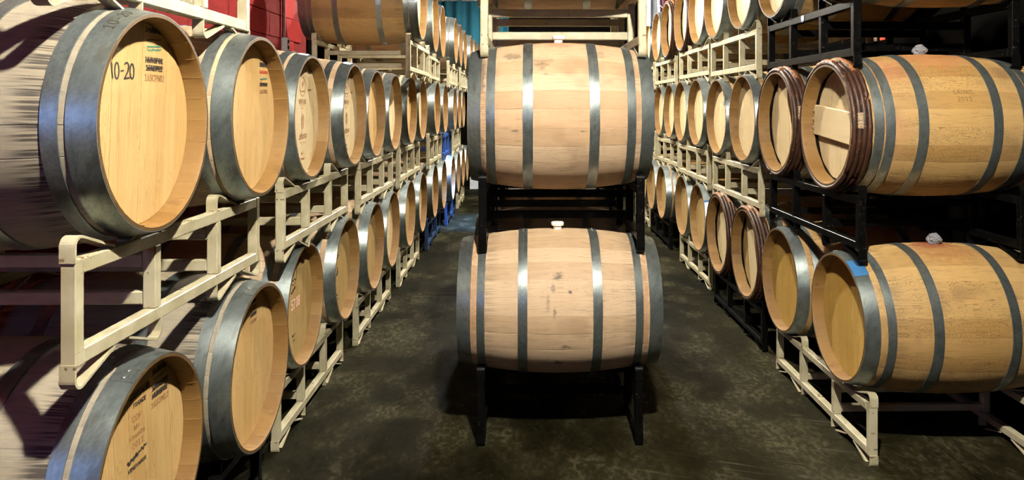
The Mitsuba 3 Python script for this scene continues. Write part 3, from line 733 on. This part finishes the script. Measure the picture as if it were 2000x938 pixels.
# the 10-20 barrel, drawn with a marker
def glyph(row, i, gl, ink, r=.003, name='lettering', label=None): head_strokes(row, i, gl, r, ink, name, label)
zt = .120
ten20 = [[(-.158, zt + .036), (-.152, zt - .002)], arc_pts(-.133, zt + .017, .0095, .021, 90, 450, 26), [(-.113, zt + .017), (-.103, zt + .019)],
         arc_pts(-.086, zt + .031, .010, .010, 150, 0, 10) + [(-.080, zt + .018), (-.098, zt - .003), (-.074, zt + .001)], arc_pts(-.060, zt + .019, .0095, .020, 90, 450, 26)]
ten20 = [[(y + .019, z) for y, z in st] for st in ten20]
glyph('L2', 0, ten20, 'ink_black', .0022, 'lettering', 'handwritten figures 10-20')
scribbles('L2', 0, .040, .115, [(.262, .008, 'ink_black', 9), (.232, .0015, 'ink_black', 2), (.203, .0035, 'ink_green', 5), (.176, .008, 'ink_black', 7), (.153, .008, 'ink_black', 7)], .0017)
head_strokes('L2', 0, [[(.040, .213), (.112, .219)]], .002, 'ink_green', 'crossed_out_mark')
head_text('L2', 0, '16SCPN01', .080, .125, .020, 'ink_brown', squeeze=.78)
scribbles('L2', 1, .125, .195, [(.205, .009, 'ink_black', 8), (.176, .007, 'ink_red', 7), (.146, .004, 'ink_green', 5), (.126, .007, 'ink_black', 6)], .0018)
head_text('L2', 1, '16SCPN01', .160, .098, .016, 'ink_brown', squeeze=.75)
for i, dz in ((2, 0), (3, 0)):
    ink = 'ink_brown'
    emblem('L2', i, .010, .150, .042, .046, ink)
    head_text('L2', i, 'VINTAGE', .012, .077, .024, ink, squeeze=.8); head_text('L2', i, 'FRANCE', .016, .045, .010, 'ink_faint')
    head_strokes('L2', i, [[(-.03, .060), (.052, .060)]], .0008, ink, 'rule')
    head_strokes('L2', i, [arc_pts(.010, -.022, .020, .034, 0, 360, 30)], .0018, ink, 'emblem_ring')
    k_, W_, pf_ = BARRELS['L2', i]
    fig = Polygon([(-.006, .02), (.004, .026), (.010, .016), (.004, .006), (.010, -.008), (.004, -.026), (-.006, -.024), (.000, -.008), (-.007, .002)])
    put(k_, 'emblem', mikit.ply(extrude_yz(affinity.translate(fig, .010, -.020), .0005, .0014), ink), W_ @ T().translate([pf_.h - REC, 0, 0]))
    head_text('L2', i, 'Jefferson', .016, -.092, .032, ink, slant=.28, squeeze=.62, tilt=.06); head_text('L2', i, 'VINEYARDS', .016, -.126, .013, 'ink_faint', squeeze=.95)
    head_text('L2', i, 'M+ T', .010, -.178, .014, ink); head_text('L2', i, '24mois', .010, -.204, .013, ink)
    scribbles('L2', i, .105, .150, [(.225, .007, 'ink_black', 4), (.135, .005, ink, 3)], .0018)
head_text('L1', 0, 'SANSAUD', .014, .200, .019, 'ink_black', True, slant=.15, squeeze=.84); head_text('L1', 0, 'FRANCE', .014, .170, .0125, 'ink_black', True)
for s, y, z, h in (('COF', -.002, .132, .018), ('M+', -.002, .106, .016), ('48months', .000, .082, .013), ('2011', .004, .056, .017)): head_text('L1', 0, s, y, z, h, 'ink_brown')
head_strokes('L1', 0, [wav(-.050, .050, .018, .006, 7, .3, .014), wav(-.052, .010, .012, .009, 3, 1.0, .014)], .0018, 'ink_black', 'signature', 'dark script signature')
head_text('L1', 0, 'VINEYARDS', .000, -.006, .011, 'ink_black', True, squeeze=1.1)
scribbles('L1', 0, .094, .164, [(.226, .009, 'ink_black', 8), (.200, .003, 'ink_green', 5), (.178, .008, 'ink_black', 7), (.155, .008, 'ink_black', 7)], .0018)
head_text('L1', 0, '16SCPN12', .129, .128, .018, 'ink_brown', squeeze=.78)
scribbles('L1', 1, .035, .085, [(.225, .007, 'ink_black', 6), (.200, .007, 'ink_brown', 6), (.176, .007, 'ink_black', 6), (.150, .006, 'ink_brown', 6)], .0018)
for i in (2, 3):
    emblem('L1', i, -.030, .150, .044, .050, 'ink_black')
    head_strokes('L1', i, [wav(-.066, -.004, .062, .008, 3, .4, .025)], .0034, 'ink_black', 'signature', 'thick black script under the emblem')
    scribbles('L1', i, .055, .105, [(.205, .010, 'ink_brown', 4)], .0016)
    head_text('L1', i, 'M+ T', -.030, -.150, .013, 'ink_black'); head_text('L1', i, '24', -.026, -.176, .013, 'ink_black')
head_text('L1', 2, '57 08', .000, .005, .05, 'chalk_pink', squeeze=.7)
k_, W_, pf_ = BARRELS['L1', 3]
put(k_, 'smudge', mikit.ply(extrude_yz(Polygon([(-.06, -.03), (-.035, -.005), (-.028, .012), (-.025, -.012), (-.032, -.030)]).buffer(.003), .0005, .0012), 'ink_black'), W_ @ T().translate([pf_.h - REC, 0, 0]))
head_strokes('L1', 5, [wav(-.08, -.02, .06, .012, 3, 0, .03), wav(-.085, -.03, -.02, .008, 3, 1, .03), wav(-.08, -.04, -.10, .008, 2, 1, .02)], .0028, 'ink_brown', 'faded_lettering')
k_, W_, pf_ = BARRELS['R2', 3]
put(k_, 'blue_smear', mikit.ply(extrude_yz(Polygon([(-.02, 0), (.0, .035), (.012, .06), (.016, .028), (.026, .012), (.012, -.004)]).buffer(.004), .0005, .0014), 'blue_tape'), W_ @ T().translate([pf_.h - REC, .055, .10]), 'blue smear of paint')
def body_strokes(row, i, strokes, w, ink, name, label):
    """strokes given as (x along the barrel, angle * R) laid on the outer surface"""
    k, W, pf = BARRELS[row, i]
    ms = []
    for st in strokes:
        m = trimesh.creation.extrude_polygon(LineString(st).buffer(w, quad_segs=2), .0006, engine='earcut').subdivide_to_size(.02)
        v = np.asarray(m.vertices); r = pf.r(v[:, 0]) + .0006 + v[:, 2]; a = v[:, 1] / pf.R
        m.vertices = np.stack([v[:, 0], r * np.sin(a), r * np.cos(a)], 1); ms.append(m)
    put(k, name, mikit.ply(trimesh.util.concatenate(ms), ink), W, label)
def zig(x0, x1, s0, a, n): return [(x0 + (x1 - x0) * q / (2 * n), s0 + a * (q % 2)) for q in range(2 * n + 1)]
def body_text(row, i, txt, x, sv, hgt, ink):
    k, W, pf = BARRELS[row, i]
    m = meshkit.text_mesh(txt, hgt, .0006).subdivide_to_size(.02)
    v = np.asarray(m.vertices); u = x - v[:, 0]; q = sv - v[:, 1]
    r = pf.r(u) + .0006 + v[:, 2]; a = -q / pf.R
    m.vertices = np.stack([u, r * np.sin(-a), r * np.cos(a)], 1)
    put(k, 'stamped_mark', mikit.ply(m, ink), W, 'faint stamped marking on the side of the barrel')
body_text('R2', 0, 'LAINZL', .02, .395, .020, 'ink_faint_dark'); body_text('R2', 0, '2015', .01, .430, .020, 'ink_faint_dark')

# figures written on the front hoop of the 10-20 barrel, letters standing on the steel
def hoop_text(row, i, s, ang, hgt, ink, x_mid):
    k, W, pf = BARRELS[row, i]
    m = meshkit.text_mesh(s, hgt, .0006); m = m.subdivide_to_size(.012)
    v = np.asarray(m.vertices); v[:, 0] -= (v[:, 0].min() + v[:, 0].max()) / 2
    x = x_mid - (v[:, 1] - hgt / 2)
    r = pf.r(x) + .0033 + v[:, 2]; a = ang + v[:, 0] / pf.rh
    m.vertices = np.stack([x_mid + (v[:, 1] - hgt / 2) * -1, r * np.sin(a), r * np.cos(a)], 1)
    put(k, 'hoop_lettering', mikit.ply(m, ink), W, f'figures {s} written on the front hoop')
hoop_text('L2', 0, '10-20', -.50, .026, 'ink_black', P_STD.h - .035)
def hoop_patch(row, i, a0, a1, x0, x1, b, name, label):
    k, W, pf = BARRELS[row, i]
    xs = np.linspace(pf.h - x1, pf.h - x0, 3); sh = [lathe_x(np.stack([xs, pf.r(xs) + .0052], 1), 10, 0, a0, a1)]
    put(k, name, sheet_ply(sh, b), W, label)
hoop_patch('R1', 0, .34, .68, .002, .066, 'blue_tape', 'blue_tape', 'strip of blue tape over the front hoop')
hoop_patch('R1', 4, .98, 1.24, .004, .062, 'white_label', 'sticker', 'white sticker on the front hoop')
hoop_patch('R1', 4, .92, .98, .004, .062, 'blue_tape', 'sticker_band', 'blue band of the sticker')
hoop_patch('L2', 7, -.15, .35, .010, .060, 'pale_tape', 'pale_tape', 'pale blue tape on the front hoop')
hoop_patch('L2', 2, -.25, .05, .010, .055, 'white_label', 'worn_sticker', 'worn pale sticker on the front hoop')
hoop_patch('L2', 3, -.30, .02, .010, .055, 'white_label', 'worn_sticker', 'worn pale sticker on the front hoop')
# sticker on the black top rack
rk = [k for k in RACKS if 'first from the camera among the right top' in labels[k]['label']][0]
put(rk, 'sticker', mikit.ply(slab(-.0012, .0012, -.017, .017, -.011, .015, .0004), 'white_label'), RACKS[rk] @ T().translate([-RACK_W / 2 - SEC / 2 - .001, .02, .284]), 'white sticker on the upper rail')
put(rk, 'sticker_band', mikit.ply(slab(-.0012, .0012, -.017, .017, -.019, -.011, .0004), 'blue_tape'), RACKS[rk] @ T().translate([-RACK_W / 2 - SEC / 2 - .001, .02, .284]), 'blue band of the sticker')

# ------------------------------------------------------------------ things at the far end and on the walls
k = thing('curtain', 'teal cloth curtain hanging at the far end above the left barrels', 'curtain')
ys = np.linspace(-2.15, -.55, 120); zs = np.linspace(1.9, 3.62, 12)
P = np.zeros((12, 120, 3)); U = np.zeros((12, 120, 2))
for a, z in enumerate(zs):
    P[a, :, 0] = ys; P[a, :, 2] = z
    P[a, :, 1] = 13.75 + .06 * np.sin(ys * 26 + .4 * np.sin(ys * 7)) * (1.1 - .3 * (z - 1.9)) + .03 * np.sin(ys * 11 + z)
v1, f1, u1 = grid_sheet(P, U); P2 = P.copy(); P2[:, :, 1] += .006; v2, f2, u2 = grid_sheet(P2, U, True)
put(k, 'cloth', sheet_ply([(v1, f1, u1), (v2, f2, u2)], 'curtain_cloth'))
m = trimesh.creation.cylinder(radius=.02, height=1.9, sections=16); m.apply_transform(trimesh.transformations.rotation_matrix(math.pi / 2, [0, 1, 0])); m.apply_translation([-1.35, 13.78, 3.64])
put(k, 'rod', mikit.ply(m, 'grey_box', smooth=30))
k = thing('plastic_bundle', 'crumpled white plastic bundle lying on top of the teal curtain rod', 'plastic')
m = trimesh.creation.icosphere(subdivisions=4, radius=1); v = np.asarray(m.vertices); v = v * (.75 + .5 * meshkit.fbm(v * 2.6, 3)[:, None]) * np.array([.2, .08, .09]); m.vertices = v + np.array([-1.42, 13.72, 3.72])
put(k, 'film', mikit.ply(m, 'white_plastic', smooth=True))
k = thing('conduit_pipe', 'thin dark conduit running down the red wall to a grey box', 'pipe')
m = trimesh.creation.cylinder(radius=.014, height=2.25, sections=14); m.apply_translation([X_LEFT + .03, 6.27, 2.21 + 1.125]); put(k, 'pipe', mikit.ply(m, 'conduit', smooth=30))
for z in (2.55, 3.3):
    m = cbox(.02, .06, .02, .002); m.apply_translation([X_LEFT + .018, 6.27, z]); put(k, 'clip', mikit.ply(m, 'grey_box'))
k = thing('outlet_box', 'small grey electrical box at the lower end of the conduit on the red wall', 'outlet')
m = cbox(.05, .075, .12, .004); m.apply_translation([X_LEFT + .034, 6.30, 2.15]); put(k, 'case', mikit.ply(m, 'grey_box'))
for z in (-.025, .025):
    m = trimesh.creation.cylinder(radius=.015, height=.004, sections=14); m.apply_transform(trimesh.transformations.rotation_matrix(math.pi / 2, [0, 1, 0])); m.apply_translation([X_LEFT + .060, 6.30, 2.15 + z]); put(k, 'socket', mikit.ply(m, 'black_paint'))
k = thing('white_carton', 'small white carton on the floor at the far end of the left aisle', 'box')
m = cbox(.16, .12, .20, .004); m.apply_translation([-1.23, 13.9, .101]); put(k, 'body', mikit.ply(m, 'white_plastic'))
m = cbox(.166, .126, .03, .003); m.apply_translation([-1.23, 13.9, .216]); put(k, 'lid', mikit.ply(m, 'white_plastic'))

def cloth(fn, n, m_, b, thick=.003):
    a, bb = np.meshgrid(np.linspace(0, 1, n), np.linspace(0, 1, m_), indexing='ij')
    P = fn(a, bb); U = np.stack([a, bb], -1); Q = P.copy(); Q[:, :, 1] += thick; Q[:, :, 2] -= thick
    x1, x2 = grid_sheet(P, U), grid_sheet(Q, U, True)
    return sheet_ply([x1, x2], b)
def drape(a, b):       # over the ninth top barrel, then up to a hook
    X = 1.52 + .55 * b
    th = -1.15 + 1.9 * a
    r = .365 + .012 * np.sin(b * 23 + a * 9) + .008 * np.sin(a * 31 + b * 5)
    return np.stack([X, 9.85 + r * np.sin(th), 2.47 + r * np.cos(th)], -1)
k = thing('plastic_sheet', 'white plastic sheet draped over the farthest top right barrel', 'plastic sheet')
put(k, 'film', cloth(drape, 26, 30, 'white_plastic'))
def hang(x0, x1, z0, z1, y, sp, ph):
    def fn(a, b):
        X = x0 + (x1 - x0) * b + sp * (1 - a) * (b - .5)
        return np.stack([X, y + .05 * np.sin(b * 15 + ph + a * 2) + .03 * np.sin(b * 33 + ph), z0 + (z1 - z0) * a + .02 * np.sin(b * 9 + ph)], -1)
    return fn
k = thing('hanging_sheet', 'pale blue-white plastic sheet hanging above the draped top right barrel', 'plastic sheet')
put(k, 'film', cloth(hang(1.44, 1.66, 2.66, 3.9, 9.55, .12, 0), 24, 40, 'white_plastic'))
k = thing('pink_sheet', 'pink plastic sheet hanging behind the willow-bound barrel at the top right', 'plastic sheet')
put(k, 'film', cloth(hang(1.58, 2.05, 2.84, 3.9, 9.6, .05, 2.0), 24, 40, 'pink_plastic'))
k = thing('hanging_rope', 'white rope hanging in a loop in front of the pink plastic sheet', 'rope')
t_ = np.linspace(0, 1, 40)
put(k, 'strand', mikit.ply(tube_path(np.stack([1.53 + .24 * t_, 9.36 + 0 * t_, 3.06 - .62 * t_ * (1 - t_) - .03 * t_], 1), .006, 8), 'white_plastic', smooth=True))
k = thing('wall_plate', 'small red panel on the dark right wall, glimpsed between black rack bars', 'panel')
m = cbox(.012, .15, .07, .002); m.apply_translation([X_RIGHT - .007, 7.44, 2.33]); put(k, 'plate', mikit.ply(m, 'red_panel'))
m = cbox(.012, .07, .07, .002); m.apply_translation([X_RIGHT - .007, 7.62, 2.33]); put(k, 'side_plate', mikit.ply(m, 'pale_binding'), None, 'yellowish plate beside the red panel')

# ------------------------------------------------------------------ pendant lamps and added blue lights (all above or behind the picture)
SHADE = mikit.ply(trimesh.creation.revolve(np.array([(.035, .12), (.05, .10), (.09, .06), (.19, -.04), (.20, -.05), (.194, -.05), (.085, .052), (.045, .092), (.032, .11)]), sections=40), 'lamp_enamel', smooth=35)
CORDM = {}
for x, y, z, cd, col, sh_z in LAMPS:
    k = thing('pendant_lamp', 'dark enamel pendant lamp hanging over the ' + {.95: 'floor just before the centre stack', 6.1: 'floor right behind the centre stack', 8.7: 'middle of the hall', 11.6: 'far end of the hall'}[y], 'lamp', 'pendant lamps')
    put(k, 'shade', SHADE, T().translate([x, y, z + sh_z]))
    m = trimesh.creation.cylinder(radius=.006, height=Z_CEIL - z - .15, sections=8); m.apply_translation([x, y, (Z_CEIL + z + .15) / 2]); put(k, 'cord', mikit.ply(m, 'black_paint', smooth=30))
    r = .055
    L = cd / (math.pi * r * r)
    scene[key_for(f'{k}__bulb')] = {'type': 'sphere', 'center': [x, y, z], 'radius': r, 'emitter': {'type': 'area', 'radiance': {'type': 'rgb', 'value': [L * c for c in col]}}}
for x, y, z, cd, col in ADDED_TUBES:
    k = thing('added_blue_tube', 'added blue tube lamp standing in for doorway light behind the camera', 'lamp')
    m = cbox(.05, .09, 1.3, .004); m.apply_translation([x - .06, y, z]); put(k, 'housing', mikit.ply(m, 'grey_box'))
    m = trimesh.creation.cylinder(radius=.02, height=1.2, sections=16); m.apply_translation([x, y, z])
    L = cd / (.04 * 1.2)
    put(k, 'tube', {**mikit.ply(m, 'white_plastic', smooth=30), 'emitter': {'type': 'area', 'radiance': {'type': 'rgb', 'value': [L * c for c in col]}}})
for o, t, cd, col, ang in ADDED_SPOTS:
    k = thing('added_blue_spot', 'added blue spot lamp standing in for far doorway light', 'lamp')
    m = trimesh.creation.cylinder(radius=.07, height=.2, sections=24); m.apply_translation([0, 0, .14])
    put(k, 'can', mikit.ply(m, 'lamp_enamel', smooth=30), T().translate(list(o)))
    scene['added_spot_light'] = {'type': 'spot', 'to_world': T().look_at(list(o), list(t), [0, 1, .01]), 'intensity': {'type': 'rgb', 'value': [cd * c for c in col]}, 'cutoff_angle': ang, 'beam_width': ang * .5}
